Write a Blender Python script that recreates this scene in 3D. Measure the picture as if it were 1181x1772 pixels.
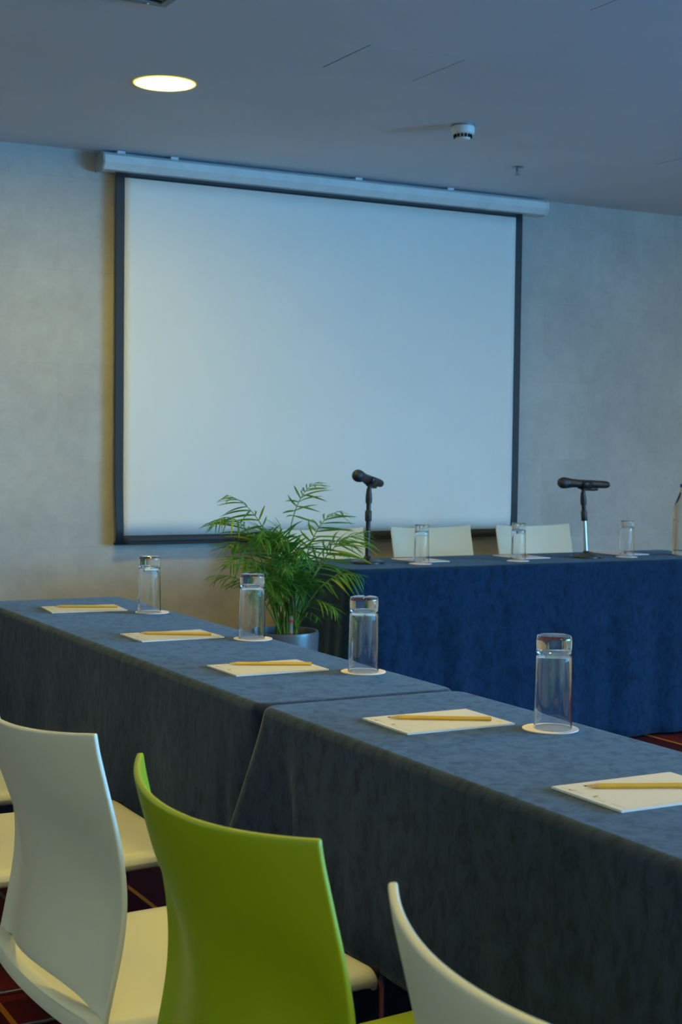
import bpy, bmesh, math, random
from math import sin, cos, pi, radians, sqrt, exp
from mathutils import Vector, Matrix, Euler

random.seed(7)
for o in list(bpy.data.objects):
    bpy.data.objects.remove(o)
S = bpy.context.scene
COL = S.collection

# ------------------------------------------------------------------ camera
YAW, PITCH, ROLL, FPX = radians(28.4104), radians(-2.5115), radians(0.6907), 2558.23
CAM = Vector((0, 0, 1.2177))
_f = Vector((sin(YAW), cos(YAW), 0)); _r = Vector((cos(YAW), -sin(YAW), 0)); _u = Vector((0, 0, 1))
FW = _f * cos(PITCH) + _u * sin(PITCH); U2 = _u * cos(PITCH) - _f * sin(PITCH)
RT = _r * cos(ROLL) + U2 * sin(ROLL); UP = U2 * cos(ROLL) - _r * sin(ROLL)
cd = bpy.data.cameras.new('camera'); cam = bpy.data.objects.new('camera', cd); COL.objects.link(cam)
cam.matrix_world = Matrix(((RT.x, UP.x, -FW.x, CAM.x), (RT.y, UP.y, -FW.y, CAM.y), (RT.z, UP.z, -FW.z, CAM.z), (0, 0, 0, 1)))
cd.sensor_fit = 'VERTICAL'; cd.sensor_height = 36; cd.sensor_width = 24; cd.lens = FPX / 1772 * 36
cd.clip_start = 0.05
cd.dof.use_dof = True; cd.dof.focus_distance = 2.9; cd.dof.aperture_fstop = 13
S.camera = cam
def ray(px, py): return FW * FPX + RT * (px - 590.5) - UP * (py - 886)
def at_z(px, py, z):
    d = ray(px, py); return CAM + d * ((z - CAM.z) / d.z)
def at_y(px, py, y):
    d = ray(px, py); return CAM + d * ((y - CAM.y) / d.y)

# ------------------------------------------------------------------ light
EXPOSURE = 0.0
SKY_COL, SKY_STR = (0.115, 0.51, 1.0), 52.0
GROUND_COL = (0.10, 0.43, 0.84)
LAMP_COL, LAMP_STR = (1.0, 0.76, 0.085), 142.0
RX0, RX1, RY0, RY1, ZC = -1.7, 7.4, -4.6, 6.30, 2.5034
WIN_Z0, WIN_Z1 = 0.75, 2.22
WINDOWS = [(-4.3, -2.7), (-2.3, -0.7), (-0.3, 1.3)]
S.view_settings.view_transform = 'Standard'; S.view_settings.look = 'None'
S.view_settings.gamma = 1.0; S.view_settings.use_curve_mapping = False
S.view_settings.exposure = EXPOSURE
S.cycles.use_denoising = True
S.cycles.max_bounces = 12; S.cycles.transmission_bounces = 12; S.cycles.transparent_max_bounces = 16
S.cycles.diffuse_bounces = 6; S.cycles.glossy_bounces = 6
S.cycles.sample_clamp_indirect = 6.0
w = bpy.data.worlds.new('daylight'); S.world = w; w.use_nodes = True
nt = w.node_tree; nt.nodes.clear()
tc = nt.nodes.new('ShaderNodeTexCoord'); sx = nt.nodes.new('ShaderNodeSeparateXYZ')
mr = nt.nodes.new('ShaderNodeMapRange'); mr.inputs[1].default_value = -0.04; mr.inputs[2].default_value = 0.06
mx = nt.nodes.new('ShaderNodeMix'); mx.data_type = 'RGBA'
mx.inputs[6].default_value = (*GROUND_COL, 1); mx.inputs[7].default_value = (*SKY_COL, 1)
bg = nt.nodes.new('ShaderNodeBackground'); bg.inputs[1].default_value = SKY_STR
wo = nt.nodes.new('ShaderNodeOutputWorld')
nt.links.new(tc.outputs['Generated'], sx.inputs[0]); nt.links.new(sx.outputs[2], mr.inputs[0])
nt.links.new(mr.outputs[0], mx.inputs[0]); nt.links.new(mx.outputs[2], bg.inputs[0]); nt.links.new(bg.outputs[0], wo.inputs[0])
for i, (a, b) in enumerate(WINDOWS):
    ld = bpy.data.lights.new('window_portal', 'AREA'); ld.shape = 'RECTANGLE'; ld.size = WIN_Z1 - WIN_Z0; ld.size_y = b - a
    ld.cycles.is_portal = True
    lo = bpy.data.objects.new('window_portal', ld); COL.objects.link(lo)
    lo.location = (RX1 + 0.13, (a + b) / 2, (WIN_Z0 + WIN_Z1) / 2); lo.rotation_euler = (0, pi / 2, 0)

# ------------------------------------------------------------------ materials
class NT:
    def __init__(s, name):
        s.m = bpy.data.materials.new(name); s.m.use_nodes = True; s.t = s.m.node_tree
        s.p = s.t.nodes['Principled BSDF']; s.out = s.t.nodes['Material Output']
    def n(s, kind, **kw):
        nd = s.t.nodes.new('ShaderNode' + kind)
        for k, v in kw.items(): setattr(nd, k, v)
        return nd
    def l(s, a, b): s.t.links.new(a, b)
    def mix(s, fac, a, b, blend='MIX'):
        m = s.n('Mix', data_type='RGBA', blend_type=blend)
        for i, v in ((0, fac), (6, a), (7, b)):
            if hasattr(v, 'is_linked'): s.l(v, m.inputs[i])
            elif i == 0: m.inputs[0].default_value = v
            else: m.inputs[i].default_value = (*v, 1)
        return m.outputs[2]
    def ramp(s, fac, stops):
        r = s.n('ValToRGB'); s.l(fac, r.inputs[0]); e = r.color_ramp.elements
        while len(e) < len(stops): e.new(0.5)
        for el, (p, c) in zip(e, stops):
            el.position = p; el.color = (*c, 1) if not isinstance(c, float) else (c, c, c, 1)
        return r.outputs[0]
    def noise(s, vec, scale, detail=4, rough=0.55, dist=0.0):
        nd = s.n('TexNoise'); nd.inputs['Scale'].default_value = scale; nd.inputs['Detail'].default_value = detail
        nd.inputs['Roughness'].default_value = rough; nd.inputs['Distortion'].default_value = dist
        if vec is not None: s.l(vec, nd.inputs['Vector'])
        return nd.outputs[0]
    def bump(s, h, strength, dist=0.01):
        b = s.n('Bump'); b.inputs['Strength'].default_value = strength; b.inputs['Distance'].default_value = dist
        s.l(h, b.inputs['Height']); s.l(b.outputs[0], s.p.inputs['Normal'])
def mat(name, col, rough=0.5, metal=0.0, spec=0.5, **kw):
    x = NT(name); x.p.inputs['Base Color'].default_value = (*col, 1); x.p.inputs['Roughness'].default_value = rough
    x.p.inputs['Metallic'].default_value = metal; x.p.inputs['Specular IOR Level'].default_value = spec
    for k, v in kw.items(): x.p.inputs[k].default_value = v
    return x.m
def grainy(name, col, var, scale, rough=0.5, bump=0.0, spec=0.5):
    x = NT(name); co = x.n('TexCoord').outputs['Object']; nz = x.noise(co, scale)
    c = x.ramp(nz, [(0.3, tuple(v * (1 - var) for v in col)), (0.7, tuple(min(1, v * (1 + var)) for v in col))])
    x.l(c, x.p.inputs['Base Color']); x.p.inputs['Roughness'].default_value = rough
    x.p.inputs['Specular IOR Level'].default_value = spec
    if bump: x.bump(nz, bump, 0.002)
    return x.m

def wall_material():
    x = NT('concrete_wallpaper'); co = x.n('TexCoord').outputs['Object']
    mp = x.n('Mapping'); mp.inputs['Rotation'].default_value = (-pi / 2, 0, 0); mp.inputs['Location'].default_value = (-0.25, 0.05, 0)
    x.l(co, mp.inputs[0])
    br = x.n('TexBrick', offset=0.5, squash=1.0)
    for k, v in (('Scale', 1.0), ('Mortar Size', 0.0012), ('Mortar Smooth', 0.6), ('Brick Width', 0.58), ('Row Height', 0.405), ('Bias', 0.0)):
        br.inputs[k].default_value = v
    br.inputs['Color1'].default_value = (0.50, 0.49, 0.475, 1); br.inputs['Color2'].default_value = (0.545, 0.53, 0.51, 1)
    br.inputs['Mortar'].default_value = (0.46, 0.45, 0.44, 1); x.l(mp.outputs[0], br.inputs[0])
    n1 = x.noise(co, 2.6, 6, 0.62); n2 = x.noise(co, 16, 5, 0.6); n3 = x.noise(co, 55, 3, 0.6)
    c = x.mix(0.75, br.outputs[0], x.ramp(n1, [(0.3, 0.82), (0.7, 1.08)]), 'MULTIPLY')
    c = x.mix(0.6, c, x.ramp(n2, [(0.3, 0.86), (0.72, 1.06)]), 'MULTIPLY')
    c = x.mix(0.4, c, x.ramp(n3, [(0.3, 0.9), (0.7, 1.05)]), 'MULTIPLY')
    x.l(c, x.p.inputs['Base Color']); x.p.inputs['Roughness'].default_value = 0.75; x.p.inputs['Specular IOR Level'].default_value = 0.25
    return x.m
def cloth_material(name, base, sheen):
    x = NT(name); co = x.n('TexCoord').outputs['Object']
    mp = x.n('Mapping'); mp.inputs['Scale'].default_value = (1.0, 1.0, 0.55); x.l(co, mp.inputs[0])
    n1 = x.noise(mp.outputs[0], 42, 7, 0.72, 0.5); n2 = x.noise(co, 120, 3, 0.6)
    n3 = x.noise(co, 4, 3, 0.5)
    c = x.ramp(n1, [(0.34, tuple(v * 0.55 for v in base)), (0.5, base), (0.68, tuple(v * 1.35 for v in base))])
    c = x.mix(0.5, c, x.ramp(n3, [(0.3, 0.75), (0.7, 1.2)]), 'MULTIPLY')
    x.l(c, x.p.inputs['Base Color']); x.p.inputs['Roughness'].default_value = 0.85; x.p.inputs['Specular IOR Level'].default_value = 0.15
    x.p.inputs['Sheen Weight'].default_value = sheen; x.p.inputs['Sheen Roughness'].default_value = 0.45
    x.l(x.ramp(n1, [(0.34, (0.36, 0.50, 0.68)), (0.56, (0.62, 0.80, 1.0))]), x.p.inputs['Sheen Tint'])
    x.bump(n2, 0.25, 0.001)
    return x.m
def carpet_material():
    x = NT('striped_carpet'); co = x.n('TexCoord').outputs['Object']; sp = x.n('SeparateXYZ'); x.l(co, sp.inputs[0])
    def band(period, offset, stops):
        a = x.n('Math', operation='ADD'); x.l(sp.outputs[0], a.inputs[0]); a.inputs[1].default_value = offset + 50 * period
        d = x.n('Math', operation='DIVIDE'); x.l(a.outputs[0], d.inputs[0]); d.inputs[1].default_value = period
        f = x.n('Math', operation='FRACT'); x.l(d.outputs[0], f.inputs[0])
        return f.outputs[0]
    f1 = band(0.55, -0.86 + 0.275, None)
    base = x.ramp(band(0.37, 0.05, None), [(0.0, (0.068, 0.0090, 0.0120)), (0.3, (0.038, 0.0060, 0.0105)), (0.5, (0.120, 0.0120, 0.0120)), (0.75, (0.053, 0.0075, 0.0188)), (1.0, (0.068, 0.0090, 0.0120))])
    line = x.n('Math', operation='COMPARE'); x.l(f1, line.inputs[0]); line.inputs[1].default_value = 0.5; line.inputs[2].default_value = 0.012
    c = x.mix(line.outputs[0], base, (0.62, 0.20, 0.02))
    l2 = x.n('Math', operation='COMPARE'); x.l(f1, l2.inputs[0]); l2.inputs[1].default_value = 0.9; l2.inputs[2].default_value = 0.01
    c = x.mix(l2.outputs[0], c, (0.06, 0.08, 0.08))
    nz = x.noise(co, 260, 3, 0.7)
    c = x.mix(0.6, c, x.ramp(nz, [(0.3, 0.6), (0.7, 1.25)]), 'MULTIPLY')
    x.l(c, x.p.inputs['Base Color']); x.p.inputs['Roughness'].default_value = 1.0; x.p.inputs['Specular IOR Level'].default_value = 0.1
    x.bump(nz, 0.4, 0.003)
    return x.m
def leaf_material():
    x = NT('palm_leaf'); oi = x.n('ObjectInfo'); co = x.n('TexCoord').outputs['Object']
    c = x.ramp(oi.outputs['Random'], [(0.0, (0.035, 0.16, 0.03)), (0.5, (0.07, 0.25, 0.03)), (0.85, (0.13, 0.33, 0.025)), (1.0, (0.30, 0.42, 0.03))])
    c = x.mix(0.4, c, x.ramp(x.noise(co, 30), [(0.3, 0.7), (0.7, 1.2)]), 'MULTIPLY')
    x.l(c, x.p.inputs['Base Color']); x.p.inputs['Roughness'].default_value = 0.4
    tr = x.n('BsdfTranslucent'); x.l(c, tr.inputs[0]); ms = x.n('MixShader'); ms.inputs[0].default_value = 0.38
    x.l(x.p.outputs[0], ms.inputs[1]); x.l(tr.outputs[0], ms.inputs[2]); x.l(ms.outputs[0], x.out.inputs[0])
    return x.m
def pane_material():
    x = NT('window_pane'); tr = x.n('BsdfTransparent'); gl = x.n('BsdfGlossy'); gl.inputs['Roughness'].default_value = 0.0
    ms = x.n('MixShader'); ms.inputs[0].default_value = 0.05
    x.l(tr.outputs[0], ms.inputs[1]); x.l(gl.outputs[0], ms.inputs[2]); x.l(ms.outputs[0], x.out.inputs[0])
    return x.m
def coaster_material():
    x = NT('printed_coaster'); co = x.n('TexCoord').outputs['Object']
    ln = x.n('VectorMath', operation='LENGTH'); mp = x.n('Mapping'); mp.inputs['Scale'].default_value = (1, 1, 0); x.l(co, mp.inputs[0]); x.l(mp.outputs[0], ln.inputs[0])
    ring = x.n('Math', operation='COMPARE'); x.l(ln.outputs['Value'], ring.inputs[0]); ring.inputs[1].default_value = 0.026; ring.inputs[2].default_value = 0.0006
    mp2 = x.n('Mapping'); mp2.inputs['Scale'].default_value = (60, 260, 0); x.l(co, mp2.inputs[0])
    nz = x.noise(mp2.outputs[0], 1.0, 2, 0.5)
    inner = x.n('Math', operation='LESS_THAN'); x.l(ln.outputs['Value'], inner.inputs[0]); inner.inputs[1].default_value = 0.021
    tx = x.ramp(nz, [(0.52, 0.0), (0.58, 1.0)])
    mu = x.n('Math', operation='MULTIPLY'); x.l(inner.outputs[0], mu.inputs[0]); x.l(tx, mu.inputs[1])
    c = x.mix(ring.outputs[0], (0.84, 0.71, 0.68), (0.66, 0.47, 0.46))
    m5 = x.n('Math', operation='MULTIPLY'); x.l(mu.outputs[0], m5.inputs[0]); m5.inputs[1].default_value = 0.6
    c = x.mix(m5.outputs[0], c, (0.60, 0.40, 0.36))
    x.l(c, x.p.inputs['Base Color']); x.p.inputs['Roughness'].default_value = 0.85
    return x.m
def glass_material(name, ior, col=(1, 1, 1)):
    return mat(name, col, 0.0, 0, 0.5, **{'Transmission Weight': 1.0, 'IOR': ior})
def emit_material(name, col, st):
    x = NT(name); e = x.n('Emission'); e.inputs[0].default_value = (*col, 1); e.inputs[1].default_value = st
    x.l(e.outputs[0], x.out.inputs[0]); return x.m

M = dict(
    wall=wall_material(), ceiling=grainy('ceiling_paint', (0.66, 0.71, 0.78), 0.03, 3, 0.9, 0, 0.1), plain=grainy('painted_wall', (0.76, 0.66, 0.48), 0.05, 3, 0.85),
    carpet=carpet_material(), cloth=cloth_material('slate_velvet', (0.020, 0.032, 0.066), 0.27), navy=cloth_material('navy_velvet', (0.003, 0.023, 0.066), 0.14),
    screen=grainy('screen_fabric', (0.80, 0.81, 0.80), 0.01, 4, 0.8, 0, 0.2), border=mat('screen_border', (0.018, 0.024, 0.032), 0.6), case=grainy('screen_case_paint', (0.72, 0.75, 0.76), 0.06, 12, 0.4),
    cap=mat('case_end_cap', (0.36, 0.37, 0.38), 0.5), white=grainy('white_plastic', (0.71, 0.69, 0.57), 0.015, 6, 0.42), green=grainy('lime_plastic', (0.31, 0.40, 0.004), 0.02, 6, 0.42),
    chrome=mat('chrome', (0.85, 0.85, 0.86), 0.08, 1.0), black=mat('black_plastic', (0.012, 0.013, 0.015), 0.45), blackmetal=mat('black_enamel', (0.012, 0.014, 0.018), 0.35),
    mesh=grainy('mic_grille', (0.02, 0.024, 0.032), 0.6, 900, 0.5), dark=mat('dark_void', (0.006, 0.006, 0.006), 0.9), paper=grainy('notepad_paper', (0.62, 0.61, 0.68), 0.01, 20, 0.8, 0, 0.2),
    paper_edge=mat('notepad_edge', (0.74, 0.74, 0.72), 0.8), ink=mat('grey_ink', (0.25, 0.23, 0.19), 0.8), ink_green=mat('olive_ink', (0.10, 0.12, 0.05), 0.8), ink_yellow=mat('yellow_ink', (0.72, 0.55, 0.03), 0.7),
    pencil=grainy('pencil_paint', (0.72, 0.45, 0.07), 0.04, 40, 0.4), wood=grainy('pencil_wood', (0.62, 0.42, 0.20), 0.1, 120, 0.8), lead=mat('graphite', (0.03, 0.03, 0.035), 0.4),
    coaster=coaster_material(), glass=glass_material('clear_glass', 1.5), water=glass_material('water_bottle_body', 1.34, (0.96, 0.985, 1.0)), cap_blue=mat('blue_cap', (0.01, 0.03, 0.30), 0.4),
    leaf=leaf_material(), stem=grainy('palm_stem', (0.11, 0.22, 0.03), 0.2, 40, 0.5), pot=mat('grey_planter', (0.09, 0.105, 0.125), 0.3), soil=grainy('potting_soil', (0.035, 0.018, 0.010), 0.6, 120, 1.0, 0.6),
    tube=mat('clear_plastic_tube', (0.75, 0.85, 0.85), 0.15, 0, 0.5, **{'Transmission Weight': 0.7, 'IOR': 1.2}), red=mat('red_marker', (0.65, 0.04, 0.03), 0.5),
    lamp=emit_material('lamp_diffuser', LAMP_COL, LAMP_STR), trim=mat('lamp_trim', (0.75, 0.75, 0.74), 0.5), detector=mat('detector_plastic', (0.72, 0.74, 0.74), 0.45), steel=mat('steel', (0.35, 0.36, 0.38), 0.35, 0.9),
    frame=mat('window_frame', (0.25, 0.26, 0.27), 0.5), pane=pane_material(), board=grainy('table_board', (0.30, 0.24, 0.18), 0.1, 8, 0.5), vent=mat('vent_frame', (0.22, 0.23, 0.24), 0.5), skirting=mat('skirting', (0.20, 0.17, 0.14), 0.5),
    satin=mat('satin_silver_pole', (0.88, 0.90, 0.92), 0.28, 1.0),
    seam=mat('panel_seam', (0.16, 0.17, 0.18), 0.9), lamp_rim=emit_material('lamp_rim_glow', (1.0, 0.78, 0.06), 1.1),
    toffee=mat('amber_sweet', (0.45, 0.18, 0.03), 0.3),
)

# ------------------------------------------------------------------ builders
class MB:
    def __init__(s): s.v = []; s.f = []
    def add(s, vs, fs):
        o = len(s.v); s.v += [tuple(v) for v in vs]; s.f += [tuple(i + o for i in f) for f in fs]; return s
    def box(s, x0, x1, y0, y1, z0, z1):
        return s.add([(x0, y0, z0), (x1, y0, z0), (x1, y1, z0), (x0, y1, z0), (x0, y0, z1), (x1, y0, z1), (x1, y1, z1), (x0, y1, z1)],
                     [(0, 3, 2, 1), (4, 5, 6, 7), (0, 1, 5, 4), (1, 2, 6, 5), (2, 3, 7, 6), (3, 0, 4, 7)])
    def grid(s, pts, nu, nv, closed_u=False):
        fs = []
        for j in range(nv - 1):
            for i in range(nu if closed_u else nu - 1):
                a, b = j * nu + i, j * nu + (i + 1) % nu
                fs.append((a, b, b + nu, a + nu))
        return s.add(pts, fs)
    def lathe(s, prof, n=32, origin=(0, 0, 0), axis=None):
        pts = []
        for r, z in prof:
            for k in range(n):
                a = 2 * pi * k / n; pts.append(Vector((r * cos(a), r * sin(a), z)))
        if axis is not None:
            q = Vector((0, 0, 1)).rotation_difference(Vector(axis)); pts = [q @ p for p in pts]
        pts = [p + Vector(origin) for p in pts]
        return s.grid(pts, n, len(prof), True)
    def tube(s, path, rad, n=10):
        P = [Vector(p) for p in path]; pts = []
        up = Vector((0, 0, 1)); prev = None
        for i, p in enumerate(P):
            t = (P[min(i + 1, len(P) - 1)] - P[max(i - 1, 0)]).normalized()
            if prev is None:
                a = up if abs(t.z) < 0.9 else Vector((1, 0, 0)); nrm = t.cross(a).normalized()
            else:
                nrm = (prev - t * prev.dot(t)).normalized()
            prev = nrm; b = t.cross(nrm); r = rad[i] if isinstance(rad, (list, tuple)) else rad
            pts += [p + (nrm * cos(2 * pi * k / n) + b * sin(2 * pi * k / n)) * r for k in range(n)]
        o = len(s.v); s.grid(pts, n, len(P), True)
        s.f.append(tuple(o + k for k in reversed(range(n)))); s.f.append(tuple(o + (len(P) - 1) * n + k for k in range(n)))
        return s
    def mesh(s, name, material, smooth=True, angle=40):
        me = bpy.data.meshes.new(name); me.from_pydata(s.v, [], s.f); me.update()
        bm = bmesh.new(); bm.from_mesh(me); bmesh.ops.recalc_face_normals(bm, faces=bm.faces)
        if smooth:
            ca = radians(angle)
            for f in bm.faces: f.smooth = True
            for e in bm.edges:
                e.smooth = not (len(e.link_faces) == 2 and e.calc_face_angle(0) > ca)
        bm.to_mesh(me); bm.free(); me.materials.append(material); return me
def obj(name, me, parent=None):
    o = bpy.data.objects.new(name, me); COL.objects.link(o)
    if parent is not None: o.parent = parent
    return o
def part(name, mb, material, parent=None, smooth=True, angle=40): return obj(name, mb.mesh(name, material, smooth, angle), parent)
def tag(o, label, cat, group=None):
    o['label'] = label; o['category'] = cat
    if group: o['group'] = group
    return o
def thing(name, label, cat, loc=(0, 0, 0), rotz=0, group=None):
    o = bpy.data.objects.new(name, None); COL.objects.link(o); o.empty_display_size = 0.05
    o.location = loc; o.rotation_euler = (0, 0, rotz); return tag(o, label, cat, group)
def struct(name, mb, material, label, cat, parent=None, smooth=False):
    o = part(name, mb, material, parent, smooth)
    if parent is None: o['kind'] = 'structure'; tag(o, label, cat)
    return o
def copy_tree(o, parent=None):
    c = o.copy(); COL.objects.link(c); c.parent = parent
    for ch in list(o.children): copy_tree(ch, c)
    return c
def lerp_table(x, xs, ys):
    if x <= xs[0]: return ys[0]
    for a, b, c, d in zip(xs, xs[1:], ys, ys[1:]):
        if x <= b:
            t = (x - a) / (b - a); return c + (d - c) * t
    return ys[-1]
def bezier(a, b, c, t): return a * (1 - t) ** 2 + b * 2 * t * (1 - t) + c * t * t
def round_path(pts, rad, n=6):
    P = [Vector(p) for p in pts]; out = [P[0]]
    for i in range(1, len(P) - 1):
        a = (P[i - 1] - P[i]); b = (P[i + 1] - P[i]); r = min(rad, a.length * 0.49, b.length * 0.49)
        s, e = P[i] + a.normalized() * r, P[i] + b.normalized() * r
        out += [bezier(s, P[i], e, k / n) for k in range(n + 1)]
    return out + [P[-1]]

# ------------------------------------------------------------------ room shell
TH = 0.12
struct('floor', MB().box(RX0 - TH, RX1 + TH, RY0 - TH, RY1 + TH, -0.1, 0), M['carpet'], 'dark red striped carpet with orange lines', 'floor')
struct('ceiling', MB().box(RX0 - TH, RX1 + TH, RY0 - TH, RY1 + TH, ZC, ZC + 0.1), M['ceiling'], 'flat painted ceiling over the meeting room', 'ceiling')
struct('wall_back', MB().box(RX0 - TH, RX1 + TH, RY1, RY1 + TH, 0, ZC), M['wall'], 'concrete patterned wall behind the projection screen', 'wall')
struct('wall_left', MB().box(RX0 - TH, RX0, RY0, RY1, 0, ZC), M['plain'], 'plain beige side wall', 'wall')
struct('wall_front', MB().box(RX0 - TH, RX1 + TH, RY0 - TH, RY0, 0, ZC), M['plain'], 'plain beige wall facing the screen', 'wall')
mb = MB().box(RX1, RX1 + TH, RY0, RY1, 0, WIN_Z0).box(RX1, RX1 + TH, RY0, RY1, WIN_Z1, ZC)
ys = [RY0] + [q for ab in WINDOWS for q in ab] + [RY1]
for a, b in zip(ys[::2], ys[1::2]): mb.box(RX1, RX1 + TH, a, b, WIN_Z0, WIN_Z1)
struct('wall_right', mb, M['plain'], 'plain beige wall with the windows', 'wall')
struct('baseboard_back', MB().box(RX0, RX1, RY1 - 0.014, RY1, 0, 0.08), M['skirting'], 'dark baseboard under the concrete patterned wall', 'baseboard')
for i, (a, b) in enumerate(WINDOWS):
    wmb = MB(); t = 0.05; x0, x1 = RX1 + 0.03, RX1 + 0.09
    wmb.box(x0, x1, a, b, WIN_Z0, WIN_Z0 + t).box(x0, x1, a, b, WIN_Z1 - t, WIN_Z1).box(x0, x1, a, a + t, WIN_Z0 + t, WIN_Z1 - t).box(x0, x1, b - t, b, WIN_Z0 + t, WIN_Z1 - t)
    m_ = (a + b) / 2; wmb.box(x0, x1, m_ - t / 2, m_ + t / 2, WIN_Z0 + t, WIN_Z1 - t)
    wi = struct('window_%d' % (i + 1), wmb, M['frame'], 'grey framed window in the side wall, %s' % ('nearest the screen', 'in the middle', 'farthest from the screen')[2 - i], 'window')
    for (c, d) in ((a + t, m_ - t / 2), (m_ + t / 2, b - t)):
        part('pane', MB().box(RX1 + 0.058, RX1 + 0.062, c, d, WIN_Z0 + t, WIN_Z1 - t), M['pane'], wi, False)

# ------------------------------------------------------------------ ceiling fittings
def downlight(x, y, label):
    t = thing('ceiling_downlight', label, 'ceiling light', (x, y, ZC), 0, 'round downlights in the ceiling')
    n = 40; R = 0.106
    d = MB().add([(R * cos(2 * pi * k / n), R * sin(2 * pi * k / n), -0.0012) for k in range(n)], [tuple(range(n))[::-1]])
    part('diffuser', d, M['lamp'], t, False)
    part('trim_glow_ring', MB().lathe([(R, 0), (R, -0.003), (R + 0.003, -0.004), (R + 0.006, -0.002), (R + 0.006, 0)], n), M['lamp_rim'], t)  # trim made to glow, adding a yellow halo round the lamp edge
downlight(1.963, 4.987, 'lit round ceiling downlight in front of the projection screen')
for (x, y) in ((-0.9, 4.987), (6.6, 4.0), (1.27, 2.35), (3.35, 2.3), (5.8, 2.3), (1.963, -0.5), (4.5, -0.5), (-0.5, -0.5), (0.95, -3.2), (3.35, -3.2)):  # unseen lamps added, their spots picked for the warm light they cast
    downlight(x, y, 'round ceiling downlight added out of view to light the room')

t = thing('smoke_detector', 'white round smoke detector with dark slots on the ceiling', 'smoke detector', (3.242, 5.01, ZC))
part('mounting_plate', MB().lathe([(0.0, 0), (0.049, 0), (0.049, -0.006), (0.0, -0.006)], 32), M['steel'], t)
part('housing', MB().lathe([(0.0, -0.006), (0.046, -0.006), (0.047, -0.012), (0.046, -0.030), (0.042, -0.036), (0.032, -0.039), (0.030, -0.052), (0.026, -0.057), (0.0, -0.058)], 36), M['detector'], t)
for k in range(14):
    a = 2 * pi * k / 14; m = MB().box(0.0305, 0.0375, -0.0036, 0.0036, -0.050, -0.037)
    o = part('slot', m, M['dark'], t, False); o.rotation_euler = (0, 0, a)

t = thing('ceiling_sprinkler', 'small steel fire sprinkler hanging from the ceiling', 'sprinkler', (3.93, 5.609, ZC))
part('escutcheon', MB().lathe([(0, 0), (0.028, 0), (0.026, -0.004), (0.010, -0.007), (0, -0.007)], 24), M['steel'], t)
part('sprinkler_body', MB().lathe([(0, -0.006), (0.009, -0.006), (0.009, -0.016), (0.005, -0.018), (0.004, -0.030), (0, -0.030)], 16), M['steel'], t)
for sgn in (-1, 1): part('frame_arm', MB().tube([(0.006 * sgn, 0, -0.012), (0.010 * sgn, 0, -0.022), (0.003 * sgn, 0, -0.034)], 0.002, 6), M['steel'], t)
part('deflector', MB().lathe([(0, -0.034), (0.013, -0.034), (0.013, -0.036), (0, -0.036)], 20), M['steel'], t)

t = thing('ceiling_vent', 'dark recessed ceiling vent with grey frame at the top edge', 'vent', (1.617, 4.107, ZC))
L, Wd, fw = 0.60, 0.30, 0.022
part('vent_frame', MB().box(-L, 0, -fw, 0, -0.008, 0).box(-L, 0, -Wd, -Wd + fw, -0.008, 0).box(-L, -L + fw, -Wd + fw, -fw, -0.008, 0).box(-fw, 0, -Wd + fw, -fw, -0.008, 0), M['vent'], t, False)
part('vent_opening', MB().box(-L + fw, -fw, -Wd + fw, -fw, -0.002, 0), M['dark'], t, False)
for k in range(6):
    y = -fw - 0.035 - k * 0.04
    part('slat', MB().add([(-L + fw, y, -0.007), (-fw, y, -0.007), (-fw, y + 0.018, -0.001), (-L + fw, y + 0.018, -0.001), (-L + fw, y, -0.008), (-fw, y, -0.008), (-fw, y + 0.018, -0.002), (-L + fw, y + 0.018, -0.002)], [(0, 1, 2, 3), (7, 6, 5, 4), (0, 4, 5, 1), (2, 6, 7, 3)]), M['vent'], t, False)
part('screw', MB().lathe([(0, -0.008), (0.005, -0.008), (0.004, -0.011), (0, -0.011)], 12, (-0.06, -0.011, 0)), M['steel'], t)

def hatch(x0, x1, y0, y1, label):
    # access panel set a hair below the ceiling plane inside a thin shadow gap
    o = thing('ceiling_hatch', label, 'access panel', ((x0 + x1) / 2, (y0 + y1) / 2, ZC))
    hx, hy = (x1 - x0) / 2, (y1 - y0) / 2; g = 0.0035
    for gx in (-hx - g, hx): part('shadow_gap', MB().box(gx, gx + g, -hy, hy, -0.0004, 0), M['seam'], o, False)
    part('panel', MB().box(-hx, hx, -hy, hy, -0.00025, 0), M['ceiling'], o, False)
hatch(2.346, 2.699, 4.172, 4.500, 'square access panel flush in the ceiling, behind the downlight')
hatch(2.10, 2.712, 3.00, 3.520, 'large access panel corner at the top edge of the ceiling')
hatch(4.42, 5.10, 4.70, 5.239, 'access panel in the ceiling beyond the sprinkler')

# ------------------------------------------------------------------ projection screen
SY = 6.245
t = thing('projection_screen', 'wall mounted projection screen with black border, pulled down', 'screen', (3.32, SY, 0.77))
def sp(x, z): return (x - 3.32, z - 0.77)
X0, X1, Z0, Z1 = 2.232, 4.410, 0.771, 2.43
def curl(x, z):
    # the lower side edges of the cloth curl forwards a little
    k = max(0, (1.15 - z) / 0.38) ** 2; a = max(0, (x - (X1 - 0.09)) / 0.09) ** 2; b = max(0, ((X0 + 0.09) - x) / 0.09) ** 2
    return -0.022 * k * a + 0.012 * k * b, -0.030 * k * a - 0.02 * k * b
def sheet(name, x0, x1, z0, z1, yoff, material, nx, nz):
    pts = []
    for j in range(nz):
        for i in range(nx):
            x = x0 + (x1 - x0) * i / (nx - 1); z = z0 + (z1 - z0) * j / (nz - 1); dx, dy = curl(x, z) if z > 0.83 else tuple(q * 0.3 for q in curl(x, z))
            X, Z = sp(x + dx, z); pts.append((X, dy + yoff, Z))
    o = part(name, MB().grid(pts, nx, nz), material, t)
    md = o.modifiers.new('thickness', 'SOLIDIFY'); md.thickness = 0.0008; md.offset = 0
    return o
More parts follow.
